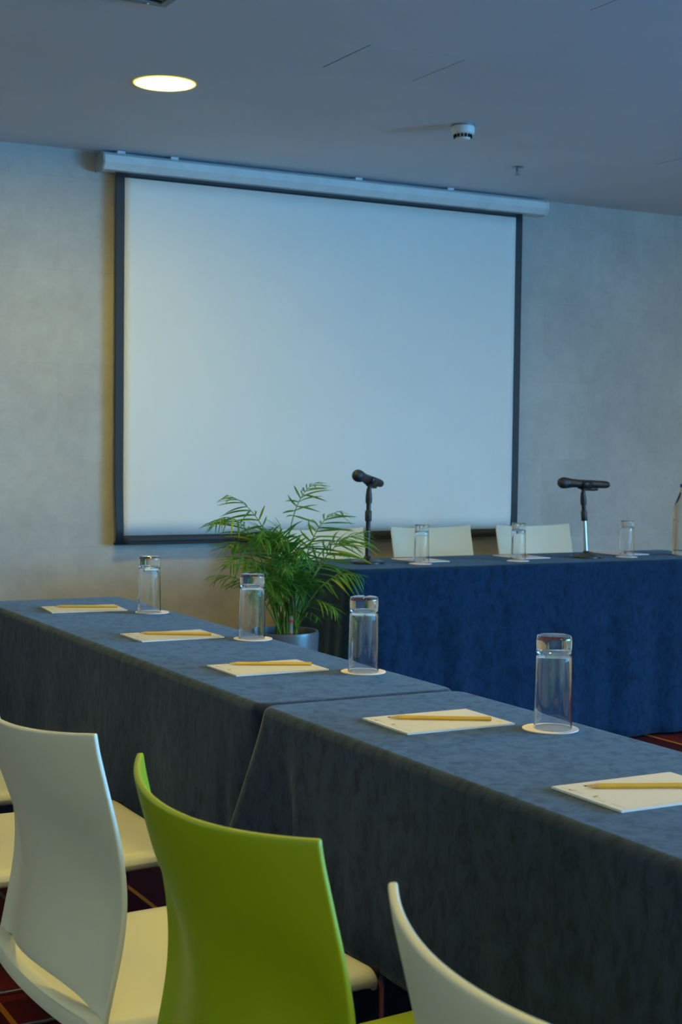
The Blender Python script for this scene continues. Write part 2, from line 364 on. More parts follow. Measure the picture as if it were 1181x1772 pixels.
sheet('screen_cloth', 2.274, 4.369, 0.812, 2.394, 0, M['screen'], 60, 24)
WX0, WX1, WZ0, WZ1 = 2.274, 4.369, 0.812, 2.394
sheet('border_strip', X0, WX0, Z0, Z1, 0, M['border'], 8, 24)
sheet('border_strip', WX1, X1, Z0, Z1, 0, M['border'], 8, 24)
sheet('border_strip', WX0, WX1, WZ1, Z1, 0, M['border'], 60, 3)
sheet('border_strip', WX0, WX1, Z0, WZ0, 0, M['border'], 60, 3)
x0_, z0_ = sp(X0, Z0); part('bottom_bar', MB().tube([(x0_, 0.004, 0.006), (-x0_, 0.004, 0.006)], 0.0055, 10), M['border'], t)
prof = [(0.055, 0.0), (0.055, 0.072), (-0.020, 0.078), (-0.048, 0.062), (-0.052, 0.030), (-0.030, 0.002), (-0.012, 0.0), (0.0, -0.001)]   # y, z
cx0, cx1, cz = 2.165 - 3.32, 4.525 - 3.32, 2.415 - 0.77
def extr(x0, x1, prof, grow=0.0):
    cy = sum(p[0] for p in prof) / len(prof); czz = sum(p[1] for p in prof) / len(prof); n = len(prof)
    pts = [(x, (p[0] - cy) * (1 + grow) + cy, cz + (p[1] - czz) * (1 + grow) + czz) for x in (x0, x1) for p in prof]
    return MB().add(pts, [(i, (i + 1) % n, n + (i + 1) % n, n + i) for i in range(n)] + [tuple(range(n))[::-1], tuple(range(n, 2 * n))])
part('case', extr(cx0, cx1, prof), M['case'], t, True, 20)
part('end_cap', extr(cx0 - 0.008, cx0, prof, 0.04), M['cap'], t, True, 20)
part('end_cap', extr(cx1, cx1 + 0.012, prof, 0.06), M['case'], t, True, 20)
for bx in (-1.09, -0.84, 0.1, 0.62):
    part('bracket', MB().box(bx, bx + 0.035, -0.03, 0.05, cz + 0.076, cz + 0.086), M['case'], t, False)

# ------------------------------------------------------------------ tables and cloths
TZ = 0.755
def make_table(name, label, x0, x1, y0, y1):
    t = thing(name, label, 'table', ((x0 + x1) / 2, (y0 + y1) / 2, 0)); hx, hy = (x1 - x0) / 2 - 0.012, (y1 - y0) / 2 - 0.012
    part('tabletop', MB().box(-hx, hx, -hy, hy, TZ - 0.032, TZ - 0.004), M['board'], t, False)
    for sx_ in (-1, 1):
        for sy_ in (-1, 1):
            part('leg', MB().tube([(sx_ * (hx - 0.05), sy_ * (hy - 0.10), 0), (sx_ * (hx - 0.05), sy_ * (hy - 0.10), TZ - 0.032)], 0.0125, 12), M['steel'], t)
    return t
def make_cloth(name, label, x0, x1, y0, y1, hems, material, corners, seed, amp):
    """hems: bottom heights of the sides (y0, x1, y1, x0); corners: displacement at the hem for corners (x0y0, x1y0, x1y1, x0y1)"""
    rnd = random.Random(seed); rc = 0.022; per = []
    cx, cy = (x0 + x1) / 2, (y0 + y1) / 2
    C4 = [(x0, y0), (x1, y0), (x1, y1), (x0, y1)]; dirs = [(1, 0), (0, 1), (-1, 0), (0, -1)]; nor = [(0, -1), (1, 0), (0, 1), (-1, 0)]
    for k in range(4):
        A, B = C4[k], C4[(k + 1) % 4]; d = dirs[k]; n0 = nor[k]; n1 = nor[(k + 1) % 4]
        L = abs(B[0] - A[0]) + abs(B[1] - A[1]); m = max(8, int((L - 2 * rc) / 0.012))
        for i in range(m + 1):
            s = rc + (L - 2 * rc) * i / m
            per.append((A[0] + d[0] * s, A[1] + d[1] * s, n0[0], n0[1], k, s, L))
        for i in range(1, 6):
            a = i / 6 * pi / 2; nx = n0[0] * cos(a) + n1[0] * sin(a); ny = n0[1] * cos(a) + n1[1] * sin(a)
            ox = B[0] - d[0] * rc - n0[0] * rc; oy = B[1] - d[1] * rc - n0[1] * rc
            per.append((ox + nx * rc, oy + ny * rc, nx, ny, k, L, L))
    N = len(per); waves = [[(rnd.uniform(0.10, 0.5), rnd.uniform(0, 6.28), rnd.uniform(0.4, 1)) for _ in range(5)] for _ in range(4)]
    pts = []; levels = []
    r = 0.016
    for k_ in range(9, -1, -1): levels.append(('top', k_ / 9.0))
    for i in range(6): levels.append(('round', i / 5 * pi / 2))
    nd = 22
    for i in range(1, nd + 1): levels.append(('drop', i / nd))
    for kind, q in levels:
        for (px, py, nx, ny, k, s, L) in per:
            if kind == 'top':
                # shrink towards the table's long centre line
                hx_, hy_ = (x1 - x0) / 2, (y1 - y0) / 2; m_ = min(hx_, hy_) * 0.96 * q
                tx = cx + (px - cx) * (hx_ - m_) / hx_; ty = cy + (py - cy) * (hy_ - m_) / hy_
                pts.append((tx, ty, TZ)); continue
            if kind == 'round': pts.append((px + nx * r * sin(q) * 0.9 - nx * 0.0, py + ny * r * sin(q) * 0.9, TZ - r * (1 - cos(q)))); continue
            h0 = hems[k]; h1 = hems[(k + 1) % 4]; hp = hems[(k - 1) % 4]
            hem = h0
            if s > L - 0.10: hem = h0 + ((h0 + h1) / 2 - h0) * min(1, ((s - (L - 0.10)) / 0.10)) ** 2
            elif s < 0.10: hem = h0 + ((h0 + hp) / 2 - h0) * min(1, ((0.10 - s) / 0.10)) ** 2
            z = (TZ - r) + (hem - (TZ - r)) * q
            e = min(s, L - s); fold = 0
            for wl, ph, am in waves[k]: fold += am * sin(2 * pi * s / wl + ph)
            fold = amp[k] * (fold / 2.2 + 0.9) * (0.35 + 0.65 * exp(-e / 0.35)) * q ** 0.8
            dx, dy = nx * (r * 0.9 + fold), ny * (r * 0.9 + fold)
            for ci, dist in ((k, s), ((k + 1) % 4, L - s)):
                c = corners[ci]
                if c:
                    side = 0 if ci == k else 1
                    sig = c[2 + side]; g = exp(-(dist / sig) ** 2) * q ** 1.1
                    g += 0.30 * exp(-((dist - 2.6 * sig) / (0.6 * sig)) ** 2) * q ** 1.3 * (c[4] if len(c) > 4 else 1)
                    dx += c[0] * g; dy += c[1] * g
            pts.append((px + dx, py + dy, z))
    mb = MB().grid([(p[0] - cx, p[1] - cy, p[2]) for p in pts], N, len(levels), True)
    mb.f.append(tuple(range(N)))
    o = part(name, mb, material, None, True, 80); o.location = (cx, cy, 0)
    md = o.modifiers.new('thickness', 'SOLIDIFY'); md.thickness = 0.002; md.offset = -1
    return tag(o, label, 'tablecloth')
AX0, AX1 = 1.135, 1.538
make_table('training_table', 'narrow table under the dark cloth, farther one of the side row', AX0, AX1, 2.392, 4.268)
make_cloth('tablecloth', 'dark slate velvet cloth over the farther side table, reaching towards the wall', AX0, AX1, 2.392, 4.268, (0.10, 0.05, 0.05, 0.41), M['cloth'],
           [(0.045, 0.03, 0.05, 0.045), (0.03, 0.0, 0.04, 0.04), (0.05, 0.05, 0.05, 0.05), (-0.05, 0.05, 0.06, 0.06)], 3, (0.004, 0.01, 0.01, 0.009))
make_table('training_table', 'narrow table under the dark cloth, nearer one of the side row', AX0, AX1, 0.49, 2.366)
make_cloth('tablecloth', 'dark slate velvet cloth over the nearer side table behind the green chair', AX0, AX1, 0.49, 2.366, (0.10, 0.05, 0.10, 0.415), M['cloth'],
           [(-0.05, -0.05, 0.06, 0.06), (0.05, -0.05, 0.05, 0.05), (0.03, 0.0, 0.03, 0.04), (-0.085, 0.16, 0.040, 0.028, -1.2)], 5, (0.01, 0.01, 0.003, 0.007))
HX0, HX1, HY0, HY1 = 2.70, 4.62, 4.892, 5.372
make_table('head_table', 'table under the navy cloth in front of the screen', HX0, HX1, HY0, HY1)
make_cloth('tablecloth', 'navy velvet floor length cloth over the head table in front of the screen', HX0, HX1, HY0, HY1, (0.012, 0.012, 0.012, 0.012), M['navy'],
           [(-0.06, -0.03, 0.05, 0.05, 2.0), (0.06, -0.05, 0.05, 0.05), (0.05, 0.05, 0.05, 0.05), (-0.05, 0.05, 0.05, 0.05)], 11, (0.024, 0.03, 0.016, 0.03))

# ------------------------------------------------------------------ chairs
ZE = [0.43, 0.456, 0.495, 0.554, 0.60, 0.64, 0.70, 0.772, 0.845]
XE = [q - 0.85 for q in (0.640, 0.646, 0.654, 0.667, 0.672, 0.671, 0.663, 0.645, 0.627)]
def smooth_table(x, xs, ys): return sum(lerp_table(x + d, xs, ys) for d in (-0.03, -0.015, 0, 0.015, 0.03)) / 5
def back_shell():
    NU, NV = 49, 44; pts = []
    for j in range(NV):
        v = j / (NV - 1)
        for i in range(NU):
            u = -1 + 2 * i / (NU - 1); u = math.copysign(1 - (1 - abs(u)) ** 1.35, u); a = abs(u)
            zt = 0.831 + 0.013 * a * a
            zb = 0.458 + 0.030 * cos(pi / 2 * min(1, a / 0.84)) ** 0.8 if a < 0.84 else 0.458 - 0.014 * (a - 0.84) / 0.16
            z = zb + (zt - zb) * v
            hw = lerp_table(z, [0.43, 0.62, 0.845], [0.220, 0.2245, 0.2245])
            dep = lerp_table(z, [0.43, 0.50, 0.60, 0.72, 0.845], [0.030, 0.040, 0.048, 0.054, 0.062])
            low = max(0.0, min(1.0, (0.76 - z) / 0.14)); low = low * low * (3 - 2 * low); ub = 0.86
            f_hi = 1 - a ** 2.1; f_lo = (1 - (a / ub) ** 2) ** 1.7 if a < ub else 0.0
            x = smooth_table(z, ZE, XE) - dep * (f_hi * (1 - low) + f_lo * low)
            pts.append((x, u * hw, z))
    return MB().grid(pts, NU, NV)
def seat_shell():
    xs = [-0.240, -0.2395, -0.237, -0.230, -0.222, -0.212, -0.195, -0.15, -0.08, 0.0, 0.08, 0.14, 0.175, 0.195, 0.208, 0.216, 0.221, 0.224]
    prof_n = 28; pts = []
    for x in xs:
        fr = max(0, (x - 0.185) / 0.039); rr = max(0, (-0.225 - x) / 0.015); rim = exp(-((x + 0.232) / 0.016) ** 2)
        hw = 0.224 - 0.022 * fr ** 3 - 0.006 * rr ** 3
        top = 0.463 - 0.006 * sin(pi * (x + 0.23) / 0.46) - 0.016 * fr ** 3 + 0.006 * rim - 0.006 * rr ** 2
        loop_t, loop_b = [], []
        for i in range(prof_n):
            u = -1 + 2 * i / (prof_n - 1); u = math.copysign(1 - (1 - abs(u)) ** 1.6, u); a = abs(u); y = u * hw
            edge = max(0, (a - 0.88) / 0.12)
            zt = top - 0.004 * (1 - a * a) - 0.017 * (1 - sqrt(max(0, 1 - edge ** 2)))
            thick = lerp_table(a, [0, 0.76, 0.86, 0.94, 1.0], [0.012, 0.014, 0.030, 0.034, 0.034])
            zb = top - thick + 0.017 * (1 - sqrt(max(0, 1 - edge ** 2))) + 0.012 * fr ** 3 * (a < 0.8) - 0.010 * (fr > 0) * (1 - fr) * 0
            if x < -0.205: zb = top - 0.036 * (1 - 0.25 * rr) + 0.017 * (1 - sqrt(max(0, 1 - edge ** 2)))
            if fr > 0: zb = min(zb, top - 0.030 + 0.010 * fr ** 2) if a < 0.86 else zb
            xx = x * 1.02 if x > 0 else x
            xx += 0.018 * a ** 2.2 * max(0.0, min(1.0, (-0.12 - x) / 0.11))
            loop_t.append((xx, y, zt)); loop_b.append((xx, y, min(zb, zt - 0.0005)))
        pts += loop_t + loop_b[::-1]
    n = prof_n * 2; mb = MB().grid(pts, n, len(xs), True)
    mb.f.append(tuple(range(n))[::-1]); mb.f.append(tuple((len(xs) - 1) * n + i for i in range(n)))
    return mb
MESH = {}
for key, mm in (('white', M['white']), ('green', M['green'])):
    MESH['back_' + key] = back_shell().mesh('backrest', mm, True, 60)
    MESH['seat_' + key] = seat_shell().mesh('seat', mm, True, 60)
def sled():
    y = 0.196; pts = []
    a = [(0.05, y, 0.446), (0.240, y, 0.446), (0.240, y * 1.02, 0.005), (-0.20, y * 1.02, 0.005)]
    return MB().tube(round_path(a + [(p[0], -p[1], p[2]) for p in a[::-1]], 0.03, 7), 0.0048, 10)
MESH['sled'] = sled().mesh('sled_frame', M['chrome'])
MESH['bar'] = MB().tube([(0.06, -0.196, 0.441), (0.06, 0.196, 0.441)], 0.0045, 8).mesh('cross_bar', M['chrome'])
MESH['sock'] = MB().lathe([(0, 0), (0.0085, 0), (0.0085, 0.006), (0, 0.006)], 14).mesh('tube_socket', M['dark'])
def chair(label, key, loc, rotz, group):
    t = thing('stacking_chair', label, 'chair', loc, rotz, group)
    b = obj('backrest', MESH['back_' + key], t)
    md = b.modifiers.new('thickness', 'SOLIDIFY'); md.thickness = 0.0085; md.offset = 0
    bv = b.modifiers.new('rounding', 'BEVEL'); bv.width = 0.0026; bv.segments = 3; bv.limit_method = 'ANGLE'; bv.angle_limit = radians(50)
    obj('seat', MESH['seat_' + key], t)
    obj('sled_frame', MESH['sled'], t)
    for s in (1, -1):
        o = obj('tube_socket', MESH['sock'], t); o.location = (0.2245, 0.196 * s, 0.446); o.rotation_euler = (0, pi / 2, 0)
    obj('cross_bar', MESH['bar'], t)
    return t
G1 = 'plastic shell chairs along the side tables'
chair('white plastic shell chair cut off by the lower right corner', 'white', (0.863, 0.8615, 0), 0, G1)
chair('lime green plastic shell chair among the white ones', 'green', (0.8635, 1.465, 0), 0.029, G1)
chair('white plastic shell chair directly left of the green chair', 'white', (0.8387, 2.0482, 0), 0.035, G1)
chair('white plastic shell chair at the left edge, second from the green chair', 'white', (0.862, 2.775, 0), 0.03, G1)
chair('white plastic shell chair mostly hidden at the left edge, third from the green chair', 'white', (0.86, 3.375, 0), 0, G1)
G2 = 'white chairs behind the head table'
for x, lab in ((3.165, 'white chair behind the head table, partly hidden by the palm and left microphone'), (3.765, 'white chair behind the head table between the two microphones, left one'), (4.365, 'white chair behind the head table, directly left of the right microphone')):
    chair(lab, 'white', (x, 5.825, 0), -pi / 2, G2)

# ------------------------------------------------------------------ tableware
def glass_mesh():
    H, R0, R1 = 0.155, 0.0292, 0.0318   # stands upside down: thick base on top
    out = [(R1 - 0.0008, 0.0), (R1 - 0.0002, 0.0004), (R1, 0.0012), (R1, 0.0022), (R1 - 0.00005, 0.004), (R1 - 0.0006, 0.03), (R0 + 0.0008, 0.10), (R0 + 0.0002, 0.122), (R0, 0.128), (R0 + 0.0002, 0.134), (R0 + 0.0003, 0.147), (R0 + 0.0002, 0.1495), (R0 - 0.0012, 0.1538), (R0 - 0.005, H), (0.0006, H)]
    inn = [(0.0006, 0.131), (R0 - 0.014, 0.1308), (R0 - 0.006, 0.1285), (R0 - 0.0028, 0.123), (R0 - 0.0021, 0.116), (R0 - 0.0018, 0.110), (R0 - 0.0012, 0.10), (R1 - 0.0024, 0.03), (R1 - 0.00185, 0.004), (R1 - 0.0018, 0.0022), (R1 - 0.0018, 0.0012), (R1 - 0.0016, 0.0004), (R1 - 0.0012, 0.0)]
    return MB().lathe(out + [out[-1]] if False else out, 48), MB().lathe(inn, 48), out, inn
_, _, go, gi = glass_mesh()
gm = MB(); n = 48
loop = [go[0]] + go[1:-1]
gm.lathe(go[:-1], n); a0 = (len(go) - 2) * n; gm.f.append(tuple(a0 + k for k in range(n)))
b0 = len(gm.v); gm.lathe(gi[1:], n); gm.f.append(tuple(b0 + k for k in range(n))[::-1]); e0 = b0 + (len(gi) - 2) * n
for k in range(n): gm.f.append((k, (k + 1) % n, e0 + (k + 1) % n, e0 + k))
GLASS = gm.mesh('drinking_glass', M['glass'], True, 60)
COASTER = MB().lathe([(0.0003, 0), (0.0465, 0), (0.0468, 0.0009), (0.0465, 0.0018), (0.0003, 0.0018)], 48).mesh('coaster', M['coaster'], True, 40)
CT = TZ + 0.0004
glasses = [((957, 1262), (953, 1262), 'on the nearer side table in front of the navy cloth', 'nearest and largest of all'),
           ((629, 1164), (629, 1163), 'on the farther side table beside the table seam', 'second nearest'),
           ((436, 1106), (438, 1106), 'on the farther side table in front of the palm', 'third along the side row'),
           ((258.5, 1061), (263.5, 1060), 'near the wall end of the farther side table', 'under the screen corner'),
           ((729.5, 975), (728, 976), 'on the head table nearest the left microphone', 'left of three on the head table'),
           ((897, 970), (897, 971), 'in the middle of the head table', 'middle of three on the head table'),
           ((1085, 963), (1085, 964), 'on the head table right of the right microphone', 'right of three on the head table')]
for g, c, la, lb in glasses:
    p = at_z(c[0], c[1], TZ); o = obj('coaster', COASTER); o.location = (p.x, p.y, CT); o.rotation_euler = (0, 0, random.uniform(-0.5, 0.5))
    tag(o, 'round beige paper coaster ' + la, 'coaster', 'paper coasters')
    p = at_z(g[0], g[1], TZ); o = obj('drinking_glass', GLASS); o.location = (p.x, p.y, CT + 0.0019)
    tag(o, 'clear upside down tumbler on a coaster, ' + lb + (' row table' if 0 else ''), 'glass', 'upturned tumblers')

def notepad(cx, cy, rot, label, sizex=0.21, sizey=0.15):
    t = thing('notepad', label, 'notepad', (cx, cy, CT), rot, 'cream notepads on the tables')
    hx, hy = 0.105, 0.075
    part('sheets', MB().box(-hx, hx, -hy, hy, 0, 0.003), M['paper_edge'], t, False)
    part('top_sheet', MB().box(-hx + 0.0004, hx - 0.0004, -hy + 0.0004, hy - 0.0004, 0.003, 0.0032), M['paper'], t, False)
    z = 0.0034; q = MB(); rn = random.Random(4)
    def dash(m, x, y, w, h): m.add([(x, y, z), (x + w, y, z), (x + w, y + h, z), (x, y + h, z)], [(0, 1, 2, 3)])
    # lines of small print running along the short side
    for (y0, y1, xx) in ((-0.066, -0.042, -0.094), (-0.030, -0.018, -0.097), (-0.012, -0.006, -0.090), (0.018, 0.034, -0.094), (0.052, 0.062, -0.097)):
        y = y0
        while y < y1:
            l = rn.uniform(0.001, 0.003); dash(q, xx, y, 0.0013, l); y += l + 0.0008
    for k in range(22): dash(q, -0.075 + k * 0.0075, -0.0695, 0.0055, 0.0004)
    part('printed_text', q, M['ink'], t, False)['kind'] = 'stuff'
    q = MB(); n_ = 14; pts = []
    for k in range(n_ + 1):
        a = pi * 0.15 + pi * 0.95 * k / n_; wd = 0.0014 * sin(pi * k / n_) + 0.0002
        for rr in (0.006 - wd, 0.006 + wd): pts.append((-0.089 + rr * cos(a + pi / 2), 0.046 + rr * sin(a + pi / 2), z))
    q.grid(pts, 2, n_ + 1)
    for k in range(3): dash(q, -0.092 + k * 0.0035, -0.004 + k * 0.002, 0.0022, 0.006 - k * 0.001)
    part('printed_logo', q, M['ink_green'], t, False)['kind'] = 'stuff'
    q = MB().add([(0.083, -0.056, z), (0.093, -0.056, z), (0.096, -0.049, z), (0.087, -0.047, z)], [(0, 1, 2, 3)])
    part('printed_emblem', q, M['ink_yellow'], t, False)
    return t
def pencil(tip, end, label, length=0.176):
    a, b = at_z(tip[0], tip[1], TZ + 0.008), at_z(end[0], end[1], TZ + 0.008); ang = math.atan2(b.y - a.y, b.x - a.x)
    t = thing('pencil', label, 'pencil', (a.x, a.y, CT + 0.0034), ang, 'yellow pencils on the notepads')
    R = 0.0040; hz = R * cos(pi / 6)
    def ring(x, r): return [(x, r * cos(pi / 3 * k), hz + r * sin(pi / 3 * k)) for k in range(6)]
    part('barrel', MB().add(ring(0.020, R) + ring(length, R), [(k, (k + 1) % 6, 6 + (k + 1) % 6, 6 + k) for k in range(6)] + [tuple(range(6))[::-1], tuple(range(6, 12))]), M['pencil'], t, False)
    n_ = 12
    part('sharpened_cone', MB().lathe([(0.0012, 0), (0.0039, 0.0165), (0.0030, 0.0165)], n_, (0.004, 0, hz), (1, 0, 0)), M['wood'], t)
    part('lead', MB().lathe([(0.0002, 0), (0.0012, 0.0045), (0, 0.0045)], n_, (0, 0, hz), (1, 0, 0)), M['lead'], t)
    part('lead', MB().lathe([(0, 0), (0.0011, 0), (0.0011, 0.0003), (0, 0.0003)], n_, (length, 0, hz), (1, 0, 0)), M['lead'], t)
pads = [('E', (1.3135, 1.546), 0, ((1010, 1359), (1181, 1358)), 'cut by the right edge, nearest the camera'),
        ('A', (1.328, 2.101), 0, ((670.5, 1240), (853.4, 1243)), 'on the nearer side table beside the nearest tumbler'),
        ('B', (1.3255, 2.764), 0, ((394, 1147.5), (543, 1148)), 'on the farther side table next to the table seam'),
        ('C', (1.338, 3.326), 0, ((240.6, 1094.6), (364.6, 1096.7)), 'in the middle of the farther side table'),
        ('D', (1.332, 3.969), -0.10, ((94, 1048.7), (203, 1049)), 'at the wall end of the farther side table')]
for k, c, rot, (tp, en), la in pads:
    notepad(c[0], c[1], rot, 'cream notepad under a pencil, ' + la); pencil(tp, en, 'yellow pencil lying on the notepad ' + la)
for (x, y), la in (((3.182, 5.190), 'left'), ((3.700, 5.206), 'middle'), ((4.258, 5.228), 'right')):
    notepad(x, y, pi / 2 + 0.04, 'cream notepad on the head table, %s of three' % la)
    d = Vector((0.02, -0.045)) if la != 'left' else Vector((0.02, -0.05))
    t = thing('wrapped_sweet', 'tiny amber wrapped sweet on the %s notepad of the head table' % la, 'candy', (x + d.x - 0.03, y + d.y, CT + 0.0034), random.uniform(0, 3), 'sweets on the head table')
    part('sweet', MB().lathe([(0.0002, -0.008), (0.005, -0.007), (0.0068, -0.002), (0.0068, 0.002), (0.005, 0.007), (0.0002, 0.008)], 14, (0, 0, 0.0068), (1, 0, 0)), M['toffee'], t)
    for sg in (-1, 1):
        part('wrapper_twist', MB().add([(sg * 0.007, 0, 0.0068), (sg * 0.016, 0.006, 0.011), (sg * 0.017, 0.0, 0.0075), (sg * 0.016, -0.006, 0.004)], [(0, 1, 2), (0, 2, 3)]), M['toffee'], t, False)

# ------------------------------------------------------------------ microphones
def mic_stand(base, top, pole_mat, label):
    b = Vector((base[0], base[1], CT)); t = thing('microphone_stand', label, 'microphone stand', b)
    T = Vector(top) - b
    part('base', MB().lathe([(0.0005, 0), (0.066, 0), (0.0665, 0.005), (0.064, 0.009), (0.035, 0.017), (0.016, 0.022), (0.012, 0.030), (0.0005, 0.030)], 40), M['blackmetal'], t)
    d = T.normalized(); L = T.length
    def seg(name, a, b_, prof, m): part(name, MB().lathe(prof, 20, d * a, d), m, t)
    seg('pole', 0.02, L, [(0.0, 0), (0.0098, 0), (0.0098, L * 0.62), (0, L * 0.62)], pole_mat)
    seg('clutch', L * 0.56, L, [(0, 0), (0.0125, 0.0), (0.0135, 0.003), (0.0135, 0.040), (0.011, 0.044), (0, 0.044)], M['black'])
    seg('upper_pole', L * 0.70, L, [(0, 0), (0.0095, 0), (0.0095, L * 0.12), (0, L * 0.12)], pole_mat if pole_mat != M['satin'] else M['black'])
    seg('clip_mount', L * 0.80, L, [(0, 0), (0.0125, 0), (0.0135, 0.012), (0.0130, 0.03), (0.009, L * 0.20), (0, L * 0.20)], M['black'])
    return t
def microphone(head, tail, label):
    h, tl = Vector(head), Vector(tail); d = (tl - h); L = d.length; d.normalize()
    t = thing('microphone', label, 'microphone', h, 0, 'black handheld microphones')
    part('grille', MB().lathe([(0.0004, -0.024), (0.010, -0.022), (0.019, -0.014), (0.0238, -0.002), (0.0245, 0.008), (0.0225, 0.016)], 28, (0, 0, 0), d), M['mesh'], t)
    part('collar', MB().lathe([(0, 0.014), (0.0232, 0.014), (0.0238, 0.018), (0.0225, 0.028), (0, 0.028)], 28, (0, 0, 0), d), M['blackmetal'], t)
    part('handle', MB().lathe([(0, 0.026), (0.0220, 0.026), (0.0185, 0.055), (0.0172, 0.09), (0.0165, L - 0.03), (0.0150, L - 0.008), (0.012, L), (0, L)], 28, (0, 0, 0), d), M['black'], t)
    side = d.cross(Vector((0, 0, 1))).normalized(); upv = side.cross(d)
    c = MB()
    a = d * (L * 0.42) - upv * 0.021
    c.tube([a, a + d * 0.07, a + d * 0.095 - upv * 0.0], [0.008, 0.009, 0.006], 10)
    part('battery_cover', c, M['black'], t)
    sw = d * 0.075 + upv * 0.0178
    part('switch', MB().tube([sw - d * 0.007, sw + d * 0.007], 0.0022, 8), M['steel'], t)
    return t
def mic_clip(stand_top, mic_pt, dirv, label_parent):
    d = Vector(dirv).normalized(); base = Vector(stand_top) - label_parent.location; mp = Vector(mic_pt) - label_parent.location
    part('clip_neck', MB().tube([base - Vector((0, 0, 0.012)), mp - Vector((0, 0, 0.010))], [0.009, 0.008], 12), M['black'], label_parent)
    n_ = 14; pts = []
    side = d.cross(Vector((0, 0, 1))).normalized(); upv = side.cross(d)
    for x in (-0.03, 0.03):
        for rr in (0.0200, 0.0235):
            pass
    m = MB(); ring = []
    for x in (-0.028, 0.03):
        for k in range(n_ + 1):
            a = -pi / 2 + (k / n_ - 0.5) * pi * 1.25
            ring.append(mp + d * x + (side * cos(a) + upv * sin(a)) * 0.0215)
    m.grid(ring, n_ + 1, 2); o = part('clip_cradle', m, M['black'], label_parent)
    md = o.modifiers.new('thickness', 'SOLIDIFY'); md.thickness = 0.003; md.offset = 0
b1 = at_z(636, 975, TZ); top1 = at_y(639, 845, b1.y)
b2 = at_z(1015, 965, TZ); top2 = at_y(1009.5, 851, b2.y)
s1 = mic_stand((b1.x, b1.y), top1, M['blackmetal'], 'black table microphone stand beside the palm')
h1 = at_y(619.5, 823, b1.y - 0.085); t1 = at_y(660, 837, b1.y + 0.085)
m1 = microphone(h1, t1, 'black handheld microphone pointing up at the viewer, next to the palm')
c1 = h1.lerp(t1, 0.52); mic_clip(top1, c1, t1 - h1, s1)
s2 = mic_stand((b2.x, b2.y), top2, M['satin'], 'table microphone stand with a silver pole, leaning left')
h2 = at_y(974.5, 835.5, b2.y - 0.01); t2 = at_y(1053, 839, b2.y + 0.03)
m2 = microphone(h2, t2, 'black handheld microphone lying level on the silver stand')
c2 = h2.lerp(t2, 0.47); mic_clip(top2, c2, t2 - h2, s2)

# ------------------------------------------------------------------ water bottle
bp = at_z(1181, 961, TZ)
t = thing('water_bottle', 'clear plastic water bottle with a blue cap at the right edge', 'bottle', (bp.x, bp.y, CT))
prof = [(0.0004, 0.006), (0.030, 0.003), (0.036, 0.0), (0.043, 0.006)]
for k in range(9):
    z = 0.018 + k * 0.017; prof += [(0.0438, z), (0.0420, z + 0.006)]
prof += [(0.0440, 0.180), (0.0435, 0.195), (0.038, 0.225), (0.029, 0.252), (0.019, 0.272), (0.0140, 0.288), (0.0135, 0.300), (0.0004, 0.300)]
part('bottle_body', MB().lathe(prof, 40), M['water'], t, True, 70)
part('neck_ring', MB().lathe([(0.0133, 0.296), (0.0165, 0.296), (0.0165, 0.299), (0.0133, 0.299)], 28), M['water'], t)
part('cap', MB().lathe([(0.0004, 0.302), (0.0152, 0.302), (0.0155, 0.312), (0.0148, 0.317), (0.0004, 0.3175)], 28), M['cap_blue'], t)
lb = MB().lathe([(0.0352, 0.234), (0.0402, 0.215), (0.0440, 0.197)], 40)
part('embossed_band', MB().lathe([(0.0441, 0.148), (0.0447, 0.150), (0.0447, 0.153), (0.0441, 0.155)], 40), M['water'], t)

# ------------------------------------------------------------------ potted palm
PY = 4.62
pc = at_y(489, 1090, PY); PR, PH = 0.128, 0.575
t = thing('potted_palm', 'green potted palm with feathery fronds beside the head table', 'potted plant', (pc.x, PY, 0))
O = Vector((pc.x, PY, 0))
part('pot', MB().lathe([(0.0005, 0), (PR * 0.80, 0), (PR * 0.82, 0.004), (PR, PH - 0.01), (PR - 0.002, PH), (PR - 0.008, PH), (PR - 0.010, PH - 0.01), (PR - 0.012, PH - 0.06), (0.0005, PH - 0.06)], 48), M['pot'], t)
rs = random.Random(2); sm = []
ns = 28
for j in range(7):
    for k in range(ns): sm.append(((PR - 0.0115) * j / 6 * cos(2 * pi * k / ns) if j else 0.001 * cos(2 * pi * k / ns), (PR - 0.0115) * j / 6 * sin(2 * pi * k / ns) if j else 0.001 * sin(2 * pi * k / ns), PH - 0.045 + rs.uniform(-0.006, 0.006)))
so = part('soil', MB().grid(sm, ns, 7, True), M['soil'], t)
# watering gauge
gx, gy = (at_y(504, 1085, PY - 0.05) - O).xy
gz = at_y(504, 1066, PY - 0.05).z
part('water_gauge', MB().tube([(gx, gy, PH - 0.06), (gx, gy, gz)], 0.0065, 14), M['tube'], t)
for zz in (gz - 0.022, gz - 0.068): part('gauge_mark', MB().tube([(gx, gy, zz), (gx, gy, zz + 0.008)], 0.0068, 14), M['red'], t)
